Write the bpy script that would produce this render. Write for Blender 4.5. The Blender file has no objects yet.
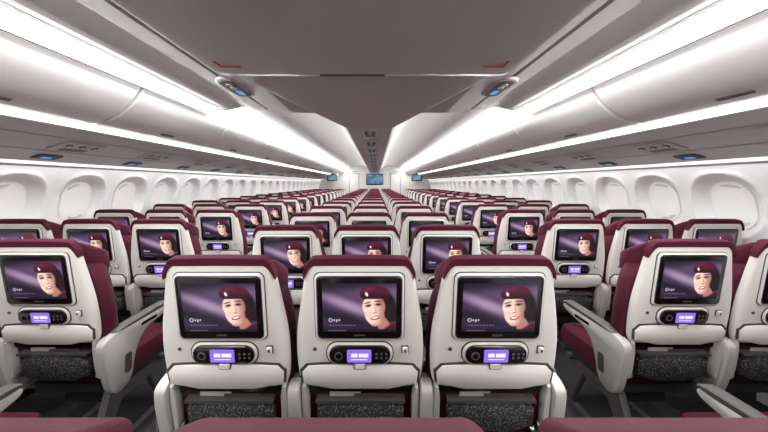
import bpy, bmesh, math, random
from mathutils import Vector
random.seed(3)
CZ=1.42
scene=bpy.context.scene
try:
    scene.view_settings.view_transform='Standard'
except Exception: pass
def lin(c):
    return tuple(((v/255)/12.92 if v/255<=0.04045 else ((v/255+0.055)/1.055)**2.4) for v in c)
def mat(name,rgb,rough=0.5,metal=0.0,emit=None,es=0,noise=0,nscale=60,bump=0,spec=None,coat=0):
    m=bpy.data.materials.new(name); m.use_nodes=True
    nt=m.node_tree; b=nt.nodes['Principled BSDF']
    c=lin(rgb)+(1,)
    b.inputs['Base Color'].default_value=c
    b.inputs['Roughness'].default_value=rough
    b.inputs['Metallic'].default_value=metal
    if coat: b.inputs['Coat Weight'].default_value=coat
    if spec is not None: b.inputs['Specular IOR Level'].default_value=spec
    if emit:
        b.inputs['Emission Color'].default_value=lin(emit)+(1,)
        b.inputs['Emission Strength'].default_value=es
    if noise or bump:
        tc=nt.nodes.new('ShaderNodeTexCoord'); n=nt.nodes.new('ShaderNodeTexNoise')
        n.inputs['Scale'].default_value=nscale; n.inputs['Detail'].default_value=4
        nt.links.new(tc.outputs['Object'],n.inputs['Vector'])
        if noise:
            r=nt.nodes.new('ShaderNodeValToRGB')
            r.color_ramp.elements[0].position=.3; r.color_ramp.elements[1].position=.7
            r.color_ramp.elements[0].color=tuple(v*(1-noise) for v in c[:3])+(1,)
            r.color_ramp.elements[1].color=tuple(min(1,v*(1+noise)) for v in c[:3])+(1,)
            nt.links.new(n.outputs['Fac'],r.inputs['Fac']); nt.links.new(r.outputs['Color'],b.inputs['Base Color'])
        if bump:
            bp=nt.nodes.new('ShaderNodeBump'); bp.inputs['Strength'].default_value=bump; bp.inputs['Distance'].default_value=.003
            nt.links.new(n.outputs['Fac'],bp.inputs['Height']); nt.links.new(bp.outputs['Normal'],b.inputs['Normal'])
    return m
M={}
M['shell']=mat('seat_shell_plastic',(198,194,188),.36,noise=.03,nscale=8)
M['burg']=mat('burgundy_fabric',(64,12,31),.85,noise=.18,nscale=220,bump=.3,spec=.2)
M['black']=mat('black_gloss',(10,10,12),.18)
M['darkfab']=mat('dark_fabric',(20,19,21),.9,noise=.3,nscale=150)
M['metal']=mat('grey_metal',(112,110,108),.35,metal=.7)
M['disp']=mat('handset_display',(60,40,120),.3,emit=(140,110,225),es=1.0)
M['mark']=mat('light_print',(225,225,230),.4,emit=(220,215,235),es=.4)
M['arm']=mat('armrest_plastic',(160,157,153),.4)
M['seam']=mat('seam_dark',(58,56,55),.6)
m=bpy.data.materials.new('screen_picture'); m.use_nodes=True; nt=m.node_tree; b=nt.nodes['Principled BSDF']
at=nt.nodes.new('ShaderNodeAttribute'); at.attribute_name='scr'
b.inputs['Base Color'].default_value=(.01,.01,.01,1); b.inputs['Roughness'].default_value=.25
nt.links.new(at.outputs['Color'],b.inputs['Emission Color']); b.inputs['Emission Strength'].default_value=1.15
M['screen']=m
m=bpy.data.materials.new('pocket_net'); m.use_nodes=True; nt=m.node_tree; b=nt.nodes['Principled BSDF']
tc=nt.nodes.new('ShaderNodeTexCoord'); v=nt.nodes.new('ShaderNodeTexVoronoi'); v.inputs['Scale'].default_value=110
r=nt.nodes.new('ShaderNodeValToRGB'); r.color_ramp.elements[0].color=(.13,.127,.12,1); r.color_ramp.elements[1].color=(.010,.010,.011,1)
r.color_ramp.elements[0].position=.22; r.color_ramp.elements[1].position=.42
nt.links.new(tc.outputs['Object'],v.inputs['Vector']); nt.links.new(v.outputs['Distance'],r.inputs['Fac']); nt.links.new(r.outputs['Color'],b.inputs['Base Color'])
b.inputs['Roughness'].default_value=.7
M['pocket']=m
KEYS=['shell','burg','black','darkfab','metal','screen','disp','pocket','mark','arm','seam']

class MB:
    def __init__(s): s.v=[];s.f=[];s.m=[];s.c={}
    def add(s,vs,fs,mi):
        o=len(s.v); s.v+=vs
        for f in fs: s.f.append([i+o for i in f]); s.m.append(mi)
        return o
def chaikin(p,n=2,closed=True):
    for _ in range(n):
        q=[]
        L=len(p)
        if closed:
            for i in range(L):
                a=p[i];b=p[(i+1)%L]
                q.append((a[0]*.75+b[0]*.25,a[1]*.75+b[1]*.25)); q.append((a[0]*.25+b[0]*.75,a[1]*.25+b[1]*.75))
        else:
            q.append(p[0])
            for i in range(L-1):
                a=p[i];b=p[i+1]
                q.append((a[0]*.75+b[0]*.25,a[1]*.75+b[1]*.25)); q.append((a[0]*.25+b[0]*.75,a[1]*.25+b[1]*.75))
            q.append(p[-1])
        p=q
    return p
def ccw(p):
    a=sum(p[i][0]*p[(i+1)%len(p)][1]-p[(i+1)%len(p)][0]*p[i][1] for i in range(len(p)))
    return p if a>0 else p[::-1]
def inset(p,d):
    if d==0: return p
    L=len(p);o=[]
    for i in range(L):
        a=p[i-1];b=p[i];c=p[(i+1)%L]
        e1=Vector((b[0]-a[0],b[1]-a[1]));e2=Vector((c[0]-b[0],c[1]-b[1]))
        if e1.length<1e-9 or e2.length<1e-9: o.append(b);continue
        e1.normalize();e2.normalize()
        n=Vector((-e1.y-e2.y,e1.x+e2.x))
        if n.length<1e-6: o.append(b);continue
        n.normalize(); k=max(.5,n.dot(Vector((-e1.y,e1.x))))
        o.append((b[0]+n.x*d/k,b[1]+n.y*d/k))
    return o
def rrect(cx,cy,hw,hh,r,n=5):
    r=min(r,hw*.999,hh*.999);o=[]
    for (sx,sy,a0) in ((1,1,0),(-1,1,90),(-1,-1,180),(1,-1,270)):
        for k in range(n+1):
            a=math.radians(a0+90*k/n)
            o.append((cx+sx*(hw-r)+r*math.cos(a)*1.0,cy+sy*(hh-r)+r*math.sin(a)))
    return o
def plate(mb,outline,rings,mi,fn):
    p=ccw(outline);n=len(p);vs=[]
    for h,d in rings:
        vs+=[fn(a,b,h) for a,b in inset(p,d)]
    fs=[]
    for k in range(len(rings)-1):
        for i in range(n):
            j=(i+1)%n; fs.append([k*n+i,k*n+j,(k+1)*n+j,(k+1)*n+i])
    fs.append(list(range(n))[::-1]); fs.append([(len(rings)-1)*n+i for i in range(n)])
    mb.add(vs,fs,mi)
def strip(mb,top,bot,h0,h1,mi,fn):
    """bar between an upper and lower chain of (x,z) points, as quads"""
    n=len(top);vs=[]
    for h,e in ((h0,0),(h1+.004,0),(h1,.003)):
        vs+=[fn(a,b-e,h) for a,b in top]; vs+=[fn(a,b+e*.5,h) for a,b in bot]
    L=2*n;fs=[]
    for r in range(3):
        if r in (0,2):
            for i in range(n-1): fs.append([r*L+i,r*L+i+1,r*L+n+i+1,r*L+n+i])
    for r in range(2):
        ring=list(range(n))+[n+i for i in range(n-1,-1,-1)]
        for i in range(L):
            a=ring[i];b=ring[(i+1)%L]; fs.append([r*L+a,r*L+b,(r+1)*L+b,(r+1)*L+a])
    mb.add(vs,fs,mi)
def cyl(mb,p0,p1,r,mi,n=12):
    p0=Vector(p0);p1=Vector(p1);d=(p1-p0).normalized()
    u=d.orthogonal().normalized();w=d.cross(u);vs=[]
    for p in (p0,p1):
        for i in range(n):
            a=2*math.pi*i/n; vs.append(tuple(p+u*math.cos(a)*r+w*math.sin(a)*r))
    fs=[[i,(i+1)%n,n+(i+1)%n,n+i] for i in range(n)]+[list(range(n))[::-1],[n+i for i in range(n)]]
    mb.add(vs,fs,mi)
def finish(mb,name,mats,smooth=True,ang=35,recalc=True):
    me=bpy.data.meshes.new(name); me.from_pydata(mb.v,[],mb.f)
    for k in mats: me.materials.append(k)
    me.polygons.foreach_set('material_index',mb.m)
    if mb.c:
        ca=me.color_attributes.new('scr','FLOAT_COLOR','POINT')
        buf=[0.0]*(4*len(mb.v))
        for i,c in mb.c.items(): buf[4*i:4*i+4]=[c[0],c[1],c[2],1]
        ca.data.foreach_set('color',buf)
    if recalc:
        bm=bmesh.new();bm.from_mesh(me);bmesh.ops.recalc_face_normals(bm,faces=bm.faces);bm.to_mesh(me);bm.free()
    if smooth:
        me.polygons.foreach_set('use_smooth',[True]*len(me.polygons))
        me.set_sharp_from_angle(angle=math.radians(ang))
    me.update()
    return me
def link(name,me,loc=(0,0,0),parent=None):
    o=bpy.data.objects.new(name,me); scene.collection.objects.link(o); o.location=loc
    if parent: o.parent=parent
    return o

# ---------- entertainment picture ----------
def ss(e0,e1,x):
    t=max(0,min(1,(x-e0)/(e1-e0))); return t*t*(3-2*t)
def mix(a,b,t): return tuple(a[i]*(1-t)+b[i]*t for i in range(3))
def ell(x,y,cx,cy,rx,ry,rot=0,soft=.12):
    dx=x-cx;dy=y-cy;c=math.cos(rot);s=math.sin(rot)
    X=(dx*c+dy*s)/rx;Y=(-dx*s+dy*c)/ry
    return 1-ss(1-soft,1+soft,math.sqrt(X*X+Y*Y))
def box(x,y,x0,x1,y0,y1,s=.008):
    return ss(x0-s,x0+s,x)*(1-ss(x1-s,x1+s,x))*ss(y0-s,y0+s,y)*(1-ss(y1-s,y1+s,y))
def pic(u,v):
    x=u*1.42;y=v
    c=mix((50,34,60),(112,88,122),ss(0,1,y*.5+u*.4))
    c=mix(c,(24,17,34),ss(.70,1.0,y-.12*u))
    c=mix(c,(180,156,184),.8*ell(x,y,.52,.54,.60,.10,-.38,.8))
    c=mix(c,(26,18,38),.9*ell(x,y,.35,.28,.6,.10,-.30,.6))
    c=mix(c,(32,24,44),ss(.2,.02,y))
    X,Y=x,y
    a=-.16; px,py=1.05,.46; k=1.22
    dx,dy=(x-px)/k,(y-py)/k
    x=px+dx*math.cos(a)-dy*math.sin(a); y=py+dx*math.sin(a)+dy*math.cos(a)
    c=mix(c,(26,14,20),ell(x,y,1.12,.50,.24,.31,.1))
    c=mix(c,(30,16,22),ell(x,y,1.27,.36,.10,.15,.3,.2))
    c=mix(c,(176,122,106),ell(x,y,1.12,.14,.10,.22,.2))
    c=mix(c,(70,13,34),ell(x,y,1.28,-.02,.26,.20,.2))
    c=mix(c,(70,13,34),ell(x,y,.90,-.10,.16,.14,-.2))
    f=max(ell(x,y,1.01,.52,.180,.20,.05,.08),ell(x,y,1.00,.39,.155,.19,.08,.08),ell(x,y,.985,.27,.085,.085,0,.1))
    sk=mix((250,216,198),(166,112,98),ss(.98,1.20,x+.15*(.5-y)))
    sk=mix(sk,(206,152,134),ss(.28,.19,y))
    c=mix(c,sk,f)
    c=mix(c,(240,164,152),.4*ell(x,y,.91,.41,.06,.05,0,.8))
    c=mix(c,(168,116,102),.45*ell(x,y,.925,.560,.062,.040,.1,.7))
    c=mix(c,(140,92,82),.45*ell(x,y,1.09,.555,.066,.040,-.1,.7))
    c=mix(c,(56,32,28),.85*ell(x,y,.92,.604,.058,.010,.14,.5))
    c=mix(c,(56,32,28),.85*ell(x,y,1.095,.602,.064,.011,-.16,.5))
    c=mix(c,(26,16,20),ell(x,y,.927,.550,.038,.016,.05,.6))
    c=mix(c,(26,16,20),ell(x,y,1.085,.546,.040,.016,-.08,.6))
    c=mix(c,(176,120,104),.55*ell(x,y,1.028,.475,.013,.06,.08,.8))
    c=mix(c,(130,74,66),.65*ell(x,y,1.005,.415,.028,.010,0,.7))
    c=mix(c,(168,40,58),ell(x,y,1.00,.325,.072,.032,.08,.25))
    c=mix(c,(250,245,242),ell(x,y,1.00,.330,.054,.015,.08,.25))
    h=ell(x,y,1.06,.735,.235,.135,-.14,.06)*ss(.640,.665,y+.16*(x-1.02))
    c=mix(c,(84,18,42),h)
    c=mix(c,(44,9,24),h*ss(.80,.66,y+.16*(x-1.02)))
    c=mix(c,(120,40,66),.5*h*ell(x,y,.98,.82,.10,.03,.1,.8))
    c=mix(c,(238,234,238),ell(x,y,.93,.745,.020,.038,.2,.25))
    x,y=X,Y
    c=mix(c,(232,228,238),.9*ell(x,y,.15,.245,.04,.04,0,.2)); c=mix(c,(50,38,62),ell(x,y,.15,.245,.024,.026,0,.2))
    for k in range(3): c=mix(c,(232,228,238),.85*box(x,y,.205+k*.05,.235+k*.05,.225-.02*(k==1),.262))
    for k in range(9):
        c=mix(c,(150,138,168),.7*box(x,y,.12+k*.06,.155+k*.06,.125,.145))
    c=mix(c,(20,16,26),box(x,y,-1,2,-1,.055))
    c=mix(c,(200,190,210),.5*box(x,y,.1,.45,.02,.035))
    return lin(tuple(max(0,min(255,q)) for q in c))
NU,NV=150,106
PIC=[pic(i/(NU-1),j/(NV-1)) for j in range(NV) for i in range(NU)]

# ---------- seat ----------
LEAN=math.radians(9)
def T(x,y,z):
    dz=z-.45
    return (x, y*math.cos(LEAN)-dz*math.sin(LEAN), .45+dz*math.cos(LEAN)+y*math.sin(LEAN))
def fb(a,b,h): return T(a,h,b)
def fh(a,b,h): return (a,b,h)
def sym(p): return p+[(-x,z) for x,z in p[::-1]]
def seat_mesh(name,right_arm,leg_l,leg_r):
    mb=MB(); S,Bu,Bk,Df,Me,Sc,Di,Po,Mk,Ar,Se=range(11)
    sh=chaikin(sym([(.10,.632),(.205,.632),(.232,.66),(.240,.76),(.236,.87),(.220,.97),(.204,1.06),(.194,1.118),(.174,1.145),(.08,1.149)]),2)
    plate(mb,sh,[(.032,.006),(.026,0),(.016,0),(.010,.003),(.003,.009),(0,.018)],S,fb)
    plate(mb,rrect(0,.972,.165,.134,.024),[(.002,0),(-.0025,.0)],Se,fb)
    plate(mb,rrect(0,.972,.162,.131,.024),[(.002,0),(-.006,.0),(-.010,.005)],S,fb)
    plate(mb,rrect(0,.972,.155,.123,.018),[(-.006,0),(-.0105,0)],Se,fb)
    plate(mb,rrect(0,.972,.152,.120,.018),[(-.006,0),(-.011,0),(-.013,.003)],Bk,fb)
    hw,hh,zc=.133,.094,.974
    vs=[T((i/(NU-1)*2-1)*hw,-.0136,zc+(j/(NV-1)*2-1)*hh) for j in range(NV) for i in range(NU)]
    fs=[[j*NU+i,j*NU+i+1,(j+1)*NU+i+1,(j+1)*NU+i] for j in range(NV-1) for i in range(NU-1)]
    o=mb.add(vs,fs,Sc)
    for i,c in enumerate(PIC): mb.c[o+i]=c
    plate(mb,rrect(0,.865,.02,.003,.003),[(-.0125,0),(-.0138,0)],Se,fb)
    plate(mb,rrect(0,.785,.126,.048,.042,8),[(.002,0),(-.003,0)],Se,fb)
    plate(mb,rrect(0,.785,.122,.044,.040,8),[(.002,0),(-.004,0),(-.007,.004)],S,fb)
    plate(mb,rrect(0,.785,.113,.036,.034,8),[(-.004,0),(-.014,0),(-.019,.006)],Bk,fb)
    plate(mb,rrect(-.002,.785,.045,.026,.005),[(-.016,0),(-.0198,0)],Di,fb)
    for xx,w in ((-.020,.012),(.004,.008),(.022,.010)):
        plate(mb,rrect(xx,.788,w,.0075,.002,2),[(-.019,0),(-.0203,0)],Mk,fb)
    plate(mb,rrect(-.002,.771,.030,.0016,.001,2),[(-.019,0),(-.0203,0)],Mk,fb)
    plate(mb,rrect(-.078,.785,.016,.016,.0159,8),[(-.017,0),(-.0205,0)],Me,fb)
    plate(mb,rrect(-.078,.785,.010,.010,.0099,8),[(-.019,0),(-.0215,0)],Bk,fb)
    for xx in (.062,.080,.098):
        for zz in (.777,.793):
            plate(mb,rrect(xx,zz,.0048,.0048,.0047,5),[(-.017,0),(-.0205,0)],Me,fb)
    plate(mb,rrect(.168,.80,.013,.015,.004),[(0,0),(-.004,0)],Se,fb)
    plate(mb,rrect(.168,.80,.010,.012,.004),[(0,0),(-.010,0),(-.013,.003)],S,fb)
    plate(mb,rrect(.168,.80,.004,.006,.002),[(-.01,0),(-.0136,0)],Se,fb)
    plate(mb,rrect(-.168,.80,.007,.007,.0069,5),[(0,0),(-.003,0)],Se,fb)
    plate(mb,chaikin([(-.220,.636),(.220,.636),(.230,.739),(.12,.747),(-.12,.747),(-.230,.739)],1),[(.004,0),(-.0015,0)],Se,fb)
    plate(mb,chaikin([(-.21,.636),(.21,.636),(.220,.730),(.12,.737),(-.12,.737),(-.220,.730)],1),[(.004,0),(-.006,0),(-.010,.005)],S,fb)
    plate(mb,rrect(0,.738,.023,.015,.005),[(0,0),(-.012,0)],Se,fb)
    plate(mb,rrect(0,.738,.020,.012,.005),[(0,0),(-.014,0),(-.017,.003)],S,fb)
    plate(mb,rrect(0,.53,.205,.115,.02),[(.10,0),(.045,0),(.035,.01)],Df,fb)
    plate(mb,rrect(0,.622,.19,.012,.004),[(.05,0),(.01,0)],Bk,fb)
    plate(mb,chaikin([(-.165,.43),(.165,.43),(.172,.575),(-.172,.575)],1),[(.035,0),(.004,0),(-.004,.01)],Po,fb)
    plate(mb,rrect(0,.578,.172,.006,.005),[(.03,0),(-.006,0)],Se,fb)
    plate(mb,rrect(-.06,.585,.06,.020,.003),[(.020,0),(.016,0)],Ar,fb)
    plate(mb,rrect(.05,.582,.075,.016,.003),[(.014,0),(.010,0)],Se,fb)
    for sx in (-1,1):
        o=[(sx*.200,.645),(sx*.228,.645),(sx*.226,.47),(sx*.216,.44),(sx*.198,.46)]
        plate(mb,chaikin(o,1),[(.05,0),(.0,0),(-.006,.004)],Ar,fb)
        cyl(mb,T(sx*.19,.02,.455),T(sx*.24,.02,.455),.018,Me,12)
    bc=chaikin(sym([(.10,.44),(.20,.44),(.232,.50),(.243,.65),(.243,.85),(.225,.98),(.18,1.05),(.08,1.06)]),2)
    plate(mb,bc,[(.028,.012),(.036,.001),(.085,0),(.115,.004),(.135,.018),(.145,.045)],Bu,fb)
    def U(ins):
        p=[(.0,.022),(.06,.022),(.13,.022),(.176,.026),(.198,.050),(.208,.11),(.205,.155),(.190,.172),(.165,.165),(.140,.135),(.10,.112),(.05,.106),(.0,.105)]
        p=p+[(-x,y) for x,y in p[-2:0:-1]]
        return inset(ccw(chaikin(p,1)),ins)
    secs=[(.945,.030),(.955,.012),(.985,.002),(1.05,0),(1.125,0),(1.143,.004),(1.152,.010),(1.155,.018)]
    n=len(U(0));vs=[]
    for z,ins in secs:
        k=(z-.945)/.21
        for a,b in U(ins): vs.append(T(a,b,z-.74*k*(b-.02)-k*.05*(1-ss(.10,.16,abs(a)))*ss(.04,.11,b)))
    fs=[]
    for k in range(len(secs)-1):
        for i in range(n):
            j=(i+1)%n; fs.append([k*n+i,k*n+j,(k+1)*n+j,(k+1)*n+i])
    fs.append(list(range(n))[::-1]); fs.append([(len(secs)-1)*n+i for i in range(n)])
    mb.add(vs,fs,Bu)
    # fabric lapping over the shell top: a thin band turning down at the corners
    topc=[];botc=[]
    for i in range(33):
        x=-.202+.404*i/32; t=abs(x)/.202
        tz=1.159-.004*t*t-.052*max(0,(t-.80)/.20)**2.2
        bz=1.128-.001*t-.052*max(0,(t-.80)/.20)**1.6
        topc.append((x,tz)); botc.append((x,min(bz,tz-.004)))
    strip(mb,topc,botc,.030,-.003,Bu,fb)
    plate(mb,rrect(0,.33,.226,.245,.06),[(.365,.012),(.375,0),(.435,0),(.462,.010),(.474,.035),(.478,.07)],Bu,fh)
    plate(mb,rrect(0,.31,.215,.23,.03),[(.315,.01),(.325,0),(.368,0)],Df,fh)
    plate(mb,rrect(0,.28,.13,.12,.02),[(.21,.01),(.22,0),(.312,0)],Df,fh)
    cyl(mb,(-.2525,.14,.325),(.2525,.14,.325),.022,Me); cyl(mb,(-.2525,.42,.325),(.2525,.42,.325),.022,Me)
    for sx in (-1,1):
        plate(mb,rrect(sx*.10,.22,.10,.022,.004),[(.474,0),(.4815,0)],Df,fh)
    plate(mb,rrect(0,.22,.032,.026,.006),[(.478,0),(.492,0),(.494,.003)],Me,fh)
    def arm(xc):
        ol=chaikin([(-.05,.600),(-.04,.645),(.06,.665),(.36,.668),(.425,.662),(.432,.632),(.36,.612),(.21,.590),(.15,.50),(.13,.36),(.02,.34),(-.015,.44)],2)
        plate(mb,ol,[(xc-.024,.006),(xc-.019,0),(xc+.019,0),(xc+.024,.006)],Ar,lambda a,b,h:(h,a,b))
        ol=chaikin([(.02,.656),(.04,.672),(.38,.682),(.425,.676),(.425,.66),(.36,.655)],1)
        plate(mb,ol,[(xc-.027,.004),(xc-.023,0),(xc+.023,0),(xc+.027,.004)],Se,lambda a,b,h:(h,a,b))
        plate(mb,rrect(.10,.47,.022,.05,.015),[(xc-.0255,0),(xc+.0255,0)],Se,lambda a,b,h:(h,a,b))
        plate(mb,rrect(.25,.628,.06,.008,.006),[(xc-.0255,0),(xc+.0255,0)],Bk,lambda a,b,h:(h,a,b))
    def leg(xc):
        ol=[(.09,.345),(-.04,.03),(-.05,.0),(.02,.0),(.03,.03),(.16,.24),(.36,.24),(.46,.03),(.46,.0),(.53,.0),(.52,.03),(.45,.345)]
        plate(mb,ol,[(xc-.018,.003),(xc-.014,0),(xc+.014,0),(xc+.018,.003)],Me,lambda a,b,h:(h,a,b))
    arm(-.2525)
    if right_arm: arm(.2525)
    if leg_l: leg(-.18)
    if leg_r: leg(.18)
    return finish(mb,name,[M[k] for k in KEYS],ang=40)
sL=seat_mesh('seat_mesh_a',False,True,False)
sM=seat_mesh('seat_mesh_b',False,False,False)
sR=seat_mesh('seat_mesh_c',True,False,True)
SP=.505; OFF=.083
def row(xc,d):
    for k,me in ((-1,sL),(0,sM),(1,sR)):
        link('passenger_seat',me,(xc+k*SP,d+OFF,.004))
for k in range(-1,17): row(0,1.12+.81*k)
for k in range(-1,16):
    row(-2.03,1.44+.81*k); row(2.03,1.44+.81*k)

# ---------- cabin ----------
Y0,Y1=-3.2,15.3; YN=2.8
white=mat('cabin_white',(228,227,226),.45,noise=.02,nscale=3)
binm=mat('bin_door_white',(238,237,236),.30,noise=.01,nscale=3,coat=.3)
fairm=mat('centre_panel_beige',(164,157,152),.42,noise=.02,nscale=2)
greym=mat('ceiling_grey',(166,163,161),.5)
chan=mat('channel_grey',(106,103,101),.5)
dark=mat('gap_dark',(38,37,38),.6)
psum=mat('psu_panel_grey',(190,188,187),.42)
spinem=mat('spine_panel_grey',(176,173,171),.45)
glow=mat('lamp_diffuser',(255,255,255),.5,emit=(255,253,250),es=2.4)
glow2=mat('wall_lamp_diffuser',(255,255,255),.5,emit=(255,253,250),es=1.1)
blue=mat('blue_indicator',(40,70,110),.3,emit=(90,150,215),es=.8)
redm=mat('red_mark',(200,70,40),.5)
carpet=mat('carpet',(54,52,55),.95,noise=.10,nscale=60,bump=.3)
shade=mat('window_shade',(196,196,198),.5)
wallm=mat('wall_lining',(222,221,221),.5,noise=.02,nscale=3)
rail=mat('rail_metal',(150,150,150),.35,metal=.6)

def sweep(name,prof,y0,y1,ms,smooth=True,thick=0):
    mb=MB();n=len(prof)
    vs=[(x,y0,CZ+z) for x,z in prof]+[(x,y1,CZ+z) for x,z in prof]
    mb.add(vs,[[i,i+1,n+i+1,n+i] for i in range(n-1)],0)
    return link(name,finish(mb,name,[ms],smooth,recalc=False))
def solid(name,outline,y0,y1,ms,bev=0):
    mb=MB()
    rings=[(y0,bev),(y0+bev,0),(y1-bev,0),(y1,bev)] if bev else [(y0,0),(y1,0)]
    plate(mb,outline,rings,0,lambda a,b,h:(a,h,CZ+b))
    return link(name,finish(mb,name,[ms],True,28))
def slab(mb,x0,x1,y0,y1,z0,z1,mi=0):
    vs=[(x,y,z) for z in (z0,z1) for y in (y0,y1) for x in (x0,x1)]
    mb.add(vs,[[0,2,3,1],[4,5,7,6],[0,1,5,4],[2,6,7,3],[0,4,6,2],[1,3,7,5]],mi)

mb=MB(); slab(mb,-2.75,2.75,Y0,Y1,-.06,0); link('floor',finish(mb,'floor',[carpet],False))
mb=MB()
for xc in (-2.03,0,2.03):
    for dx in (-.685,-.325,.325,.685):
        slab(mb,xc+dx-.018,xc+dx+.018,Y0+.05,Y1-.1,-.004,.003)
link('trim_seat_track',finish(mb,'trk',[rail],False))

def wallx(z):
    t=z-1.0
    return 2.80-(.25 if t<0 else .40)*t*t
WP=.57; WZ=1.245
wcent=[]
y=2.95-WP*10
while y<Y1-.3:
    if y>Y0+.3: wcent.append(y)
    y+=WP
def wall(side):
    ys=[];y=Y0
    while y<Y1: ys.append(y); y+=.02
    ys.append(Y1)
    zs=[0,.1,.3,.5,.7,.85,.93]+[.96+.0185*i for i in range(33)]
    vs=[];ny=len(ys)
    for z in zs:
        for y in ys:
            k=round((y-2.95)/WP); yc=2.95+k*WP
            rho=((abs(y-yc)/.235)**2.6+(abs(z-WZ)/.245)**2.6)**(1/2.6)
            off=.065*ss(1.0,.74,rho) - .014*ss(1.12,1.02,rho)*ss(.94,1.0,rho)
            g=abs(abs(y-yc)-WP/2)
            off+=.006*ss(.012,.0,g)
            vs.append((side*(wallx(z)+off),y,z))
    fs=[[j*ny+i,j*ny+i+1,(j+1)*ny+i+1,(j+1)*ny+i] for j in range(len(zs)-1) for i in range(ny-1)]
    mb=MB();mb.add(vs,fs,0)
    nm='wall_left' if side<0 else 'wall_right'
    link(nm,finish(mb,nm,[wallm],True,60,False))
wall(-1);wall(1)
mb=MB()
def fw(a,b,h): return (wallx(WZ+b)+.065-h+0.0, a, WZ+b)
p=rrect(0,0,.145,.185,.13,8)
plate(mb,p,[(-.01,0),(.008,0),(.012,.004)],0,fw)
plate(mb,inset(ccw(p),.022),[(.011,0),(.0127,0)],2,fw)
plate(mb,inset(ccw(p),.027),[(.011,0),(.0135,0),(.0135,.002)],1,fw)
plate(mb,rrect(0,-.145,.04,.006,.005,4),[(.012,0),(.020,0)],0,fw)
wm=finish(mb,'window_r',[white,shade,greym],True,35)
mb2=MB(); mb2.v=[(-x,y,z) for x,y,z in mb.v]; mb2.f=mb.f; mb2.m=mb.m
wl=finish(mb2,'window_l',[white,shade,greym],True,35)
n=1
for y in wcent:
    link('window_%d'%n,wm,(0,y,0)); n+=1
    link('window_%d'%n,wl,(0,y,0)); n+=1

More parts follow.
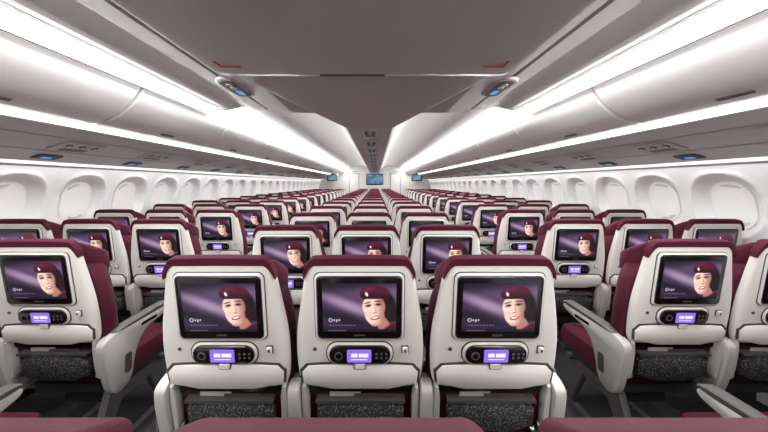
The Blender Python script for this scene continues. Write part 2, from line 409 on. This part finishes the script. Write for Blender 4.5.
def bez(a,c,b,n=12):
    return [((1-t)**2*a[0]+2*t*(1-t)*c[0]+t*t*b[0],(1-t)**2*a[1]+2*t*(1-t)*c[1]+t*t*b[1]) for t in [i/n for i in range(n+1)]]
BL=1.2
for s in (-1,1):
    fl=lambda P:[(s*x,z) for x,z in P]
    nm='left' if s<0 else 'right'
    door=bez((1.80,.385),(1.59,.42),(1.47,.625))
    ol=fl(door+[(1.55,.66),(1.9,.74),(2.4,.66),(2.45,.42),(1.9,.40)])
    mb=MB(); g=.008
    plate(mb,ol,[(-BL/2+g,.020),(-BL/2+g+.004,.006),(-BL/2+g+.014,0),(BL/2-g-.014,0),(BL/2-g-.004,.006),(BL/2-g,.020)],0,lambda a,b,h:(a,h,CZ+b))
    def fl2(a,b,h):
        bx,bz=1.718+b*-.92,.408+b*.40
        return (s*(bx-h*.40),a,CZ+bz-h*.92)
    plate(mb,rrect(0,0,.075,.014,.008),[(-.01,0),(.006,0),(.009,.004)],1,fl2)
    bm_=finish(mb,'bin_'+nm,[binm,chan],True,30)
    y=1.42-BL*3
    while y<Y1-BL*.5:
        link('overhead_bin',bm_,(0,y,0)); y+=BL
    sweep('trim_led_lower_'+nm,fl([(1.80,.378),(1.835,.368),(1.855,.352)]),Y0,Y1,glow)
    sweep('ceiling_psu_'+nm,fl([(1.852,.362),(1.862,.345),(2.03,.305),(2.04,.312),(2.05,.312),(2.06,.302),(2.28,.235),(2.29,.243),(2.30,.243),(2.31,.230),(2.50,.165),(2.52,.185),(2.55,.185)]),Y0,Y1,psum,False)
    sweep('trim_led_wall_'+nm,fl([(2.56,.178),(2.64,.150)]),Y0,Y1,glow2)
    sweep('trim_wall_cap_'+nm,fl([(2.64,.15),(2.72,.135),(2.72,.12)]),Y0,Y1,white)
    mb=MB()
    nx,nz=-.283,-.959
    tx,tz=.959,-.283
    def fp(cx,cz):
        return lambda a,b,h:(s*(cx+tx*a+nx*h), b, CZ+cz+tz*a+nz*h)
    c1=fp(2.17,.266); c2=fp(2.405,.197)
    plate(mb,rrect(0,0,.085,.16,.02),[(0,0),(.006,0),(.009,.004)],0,c1)
    for yy in (-.1,0,.1):
        plate(mb,rrect(-.03,yy,.022,.022,.0219,8),[(.005,0),(.014,0),(.016,.003)],1,c1)
        plate(mb,rrect(-.03,yy,.013,.013,.0129,8),[(.014,0),(.018,0)],2,c1)
    plate(mb,rrect(.045,0,.02,.10,.008),[(.005,0),(.012,0)],1,c1)
    plate(mb,rrect(.0,0,.045,.09,.02),[(0,0),(.006,0)],3,c2)
    plate(mb,rrect(.01,0,.012,.035,.006),[(.005,0),(.009,0)],4,c2)
    pm=finish(mb,'psu_'+nm,[psum,chan,M['shell'],dark,blue],True,30)
    y=2.3-.81*5
    while y<Y1-.4:
        link('passenger_service_unit',pm,(0,y,0)); y+=.81
    sweep('trim_led_upper_'+nm,fl([(1.475,.632),(1.45,.650),(1.415,.660)]),Y0,Y1,glow)
    pr=[];N=7
    for i in range(N):
        x=1.412-.125*i/N
        pr+=[(x,.655),(x-.012,.655),(x-.012,.668),(x-.0178,.668)]
    sweep('ceiling_grille_'+nm,fl(pr+[(1.285,.655)]),Y0,YN,greym,False)
    sweep('ceiling_aisle_'+nm,fl(chaikin([(1.285,.655),(1.27,.675),(1.16,.695),(1.05,.69)],1,False)),Y0,YN,white)
    sweep('ceiling_channel_'+nm,fl([(1.05,.69),(1.045,.672),(.93,.664),(.92,.675),(.91,.675),(.90,.660),(.70,.64),(.20,.64)]),Y0,YN,greym,False)
    sweep('ceiling_vault_'+nm,fl(chaikin([(.235,.56),(.28,.66),(.42,.80),(.68,.88),(.98,.88),(1.22,.80),(1.36,.70),(1.425,.655)],2,False)),YN,Y1,white)
    mb=MB()
    f3=lambda a,b,h:(s*(.905+a),2.12+b,CZ+.664-h)
    plate(mb,rrect(0,0,.07,.20,.069,8),[(-.01,0),(.010,0),(.016,.008)],0,f3)
    plate(mb,rrect(0,0,.05,.17,.049,8),[(.012,0),(.019,0)],1,f3)
    plate(mb,rrect(0,.07,.022,.045,.01,4),[(.018,0),(.022,0)],2,f3)
    for yy in (-.04,-.1): plate(mb,rrect(0,yy,.022,.022,.0219,8),[(.018,0),(.026,0)],0,f3)
    link('ceiling_spotlight_unit',finish(mb,'spot_'+nm,[psum,chan,blue],True,30))
mb=MB()
for s in (-1,1):
    P=[(.235,.64),(.235,.56),(.28,.66),(.42,.80),(.68,.88),(.98,.88),(1.22,.80),(1.36,.70),(1.425,.655),(1.285,.655),(1.16,.695),(1.05,.69),(.9,.66)]
    P=[(s*x,z) for x,z in P]
    plate(mb,P[2:],[(YN-.012,0),(YN-.002,0)],0,lambda a,b,h:(a,h,CZ+b))
link('trim_ceiling_step',finish(mb,'step',[white],False))

def fsec(hw,zb,y):
    h=[(hw+.13,.66),(hw+.055,.60),(hw+.015,zb+.030),(hw-.01,zb+.006),(hw-.05,zb)]
    P=h+[(-x,z) for x,z in h[::-1]]
    return [(x,y,CZ+z) for x,z in P]
def fair(name,secs,ms):
    mb=MB();n=10;vs=[]
    for a in secs: vs+=fsec(*a)
    fs=[]
    for k in range(len(secs)-1):
        for i in range(n-1): fs.append([k*n+i,k*n+i+1,(k+1)*n+i+1,(k+1)*n+i])
    fs.append(list(range(n))[::-1]);fs.append([(len(secs)-1)*n+i for i in range(n)])
    mb.add(vs,fs,0); return link(name,finish(mb,name,[ms],True,30))
fair('ceiling_centre_panel',[(.68,.50,Y0),(.68,.50,1.40),(.675,.503,1.445),(.655,.515,1.475),(.62,.55,1.485)],fairm)
fair('ceiling_centre_taper',[(.66,.530,1.50),(.24,.505,2.80)],fairm)
solid('ceiling_spine',[(-.25,.60),(-.245,.53),(-.21,.505),(-.10,.505),(-.095,.515),(.095,.515),(.10,.505),(.21,.505),(.245,.53),(.25,.60)],2.80,Y1,spinem)
mb=MB()
fz=lambda z:(lambda a,b,h:(a,b,CZ+z-h))
plate(mb,rrect(0,0,.085,.26,.02),[(-.01,0),(.006,0),(.010,.004)],0,fz(.515))
for yy in (-.18,-.1,-.02): 
    for xx in (-.035,.035): plate(mb,rrect(xx,yy,.02,.02,.0199,8),[(.008,0),(.018,0)],1,fz(.515))
plate(mb,rrect(0,.10,.05,.05,.01),[(.008,0),(.014,0)],1,fz(.515))
plate(mb,rrect(0,.21,.03,.012,.01),[(.008,0),(.014,0)],2,fz(.515))
cm=finish(mb,'psu_centre',[psum,chan,blue],True,30)
y=3.2
while y<Y1-.4: link('passenger_service_unit',cm,(0,y,0)); y+=.81
mb=MB()
plate(mb,rrect(-.05,1.425,.15,.007,.005,4),[(-.01,0),(.003,0)],0,fz(.501))
link('ceiling_latch',finish(mb,'latch',[dark],True,30))
mb=MB()
for s in (-1,1):
    slab(mb,min(s*.60,s*.52),max(s*.60,s*.52),1.316,1.321,CZ+.4955,CZ+.501)
    slab(mb,s*.605-.003,s*.605+.003,1.26,1.32,CZ+.4955,CZ+.501)
link('ceiling_red_marks',finish(mb,'red',[redm],False))

sweep('ceiling_crown',[(-2.74,.13),(-2.78,.5),(-2.3,1.1),(0,1.3),(2.3,1.1),(2.78,.5),(2.74,.13)],Y0,Y1,dark,False)
mb=MB(); slab(mb,-2.8,2.8,Y1,Y1+.08,0,CZ+1.3); link('wall_far',finish(mb,'wf',[greym],False))
mb=MB(); slab(mb,-2.8,2.8,Y0-.08,Y0,0,CZ+1.3); link('wall_near',finish(mb,'wn',[white],False))
mb=MB(); fy=lambda y0:(lambda a,b,h:(a,y0-h,b))
plate(mb,rrect(0,.99,.62,.99,.05),[(0,0),(.08,0),(.09,.01)],0,fy(15.2))
link('partition',finish(mb,'part',[greym],True,30))
for s,nn in ((-1,1),(1,2)):
    mb=MB()
    plate(mb,rrect(0,.95,.26,.95,.04),[(0,0),(.02,0)],0,fy(0))
    plate(mb,rrect(0,.95,.22,.91,.03),[(.015,0),(.028,0)],1,fy(0))
    link('door_%d'%nn,finish(mb,'door',[chan,greym],True,30),(s*1.03,15.299,0))
picm=bpy.data.materials.new('monitor_map'); picm.use_nodes=True; nt=picm.node_tree; b=nt.nodes['Principled BSDF']
tc=nt.nodes.new('ShaderNodeTexCoord');nz=nt.nodes.new('ShaderNodeTexNoise');nz.inputs['Scale'].default_value=5
r=nt.nodes.new('ShaderNodeValToRGB');r.color_ramp.elements[0].color=lin((20,70,150))+(1,);r.color_ramp.elements[1].color=lin((60,150,150))+(1,)
r.color_ramp.elements[0].position=.45;r.color_ramp.elements[1].position=.6
nt.links.new(tc.outputs['Object'],nz.inputs['Vector']);nt.links.new(nz.outputs['Fac'],r.inputs['Fac']);nt.links.new(r.outputs['Color'],b.inputs['Emission Color'])
b.inputs['Emission Strength'].default_value=.8;b.inputs['Base Color'].default_value=(.01,.01,.01,1)
def monitor(x,y,z,hw,hh,stalk=0):
    mb=MB()
    plate(mb,rrect(0,0,hw,hh,.03),[(-.0,0),(.04,0),(.045,.01)],0,fy(0))
    plate(mb,rrect(0,0,hw-.04,hh-.04,.01),[(.04,0),(.047,0)],1,fy(0))
    if stalk: plate(mb,rrect(0,hh+stalk/2,.03,stalk/2+.005,.004),[(-.0,0),(.03,0)],0,fy(0))
    link('monitor',finish(mb,'mon',[M['black'],picm],True,30),(x,y,z))
monitor(0,15.1,1.60,.42,.27)
monitor(-1.70,12.4,1.64,.21,.14,.03); monitor(1.70,12.4,1.64,.21,.14,.03)
mb=MB(); plate(mb,rrect(0,0,.12,.04,.01),[(0,0),(.04,0)],0,fy(0))
ex=mat('exit_green',(30,120,70),.4,emit=(50,130,85),es=.5)
em=finish(mb,'exit',[ex],True,30)
link('exit_sign',em,(-1.03,15.27,1.99)); link('exit_sign',em,(1.03,15.27,1.99))

def area(name,x,z,y0,y1,w,power,tilt):
    l=bpy.data.lights.new(name,'AREA'); l.shape='RECTANGLE'; l.size=w; l.size_y=y1-y0; l.energy=power
    l.color=(1,1,1)
    o=bpy.data.objects.new(name,l); scene.collection.objects.link(o)
    o.location=(x,(y0+y1)/2,CZ+z); o.rotation_euler=(0,tilt,0)
    return o
for s in (-1,1):
    area('cove_lamp',s*1.36,.665,YN+.05,Y1-.1,.05,290,math.radians(180-(-s*35)))
    area('cove_lamp',s*1.43,.640,Y0+.1,Y1-.1,.04,255,s*math.radians(35))
    area('bin_edge_lamp',s*1.835,.350,Y0+.1,Y1-.1,.03,75,s*math.radians(20))
    area('wall_wash_lamp',s*2.60,.150,Y0+.1,Y1-.1,.04,25,0)
    area('aisle_ceiling_lamp',s*1.16,.680,Y0+.1,YN-.1,.10,44,0)
w=bpy.data.worlds.new('w'); scene.world=w; w.use_nodes=True
w.node_tree.nodes['Background'].inputs[0].default_value=(.5,.5,.5,1); w.node_tree.nodes['Background'].inputs[1].default_value=.2

cam=bpy.data.cameras.new('camera'); co=bpy.data.objects.new('camera',cam); scene.collection.objects.link(co)
co.location=(.06,0,CZ); co.rotation_euler=(math.radians(90),0,0)
cam.sensor_width=36; cam.lens=307/768*36; cam.shift_x=8/768; cam.shift_y=-33/768; cam.clip_start=.03
scene.camera=co
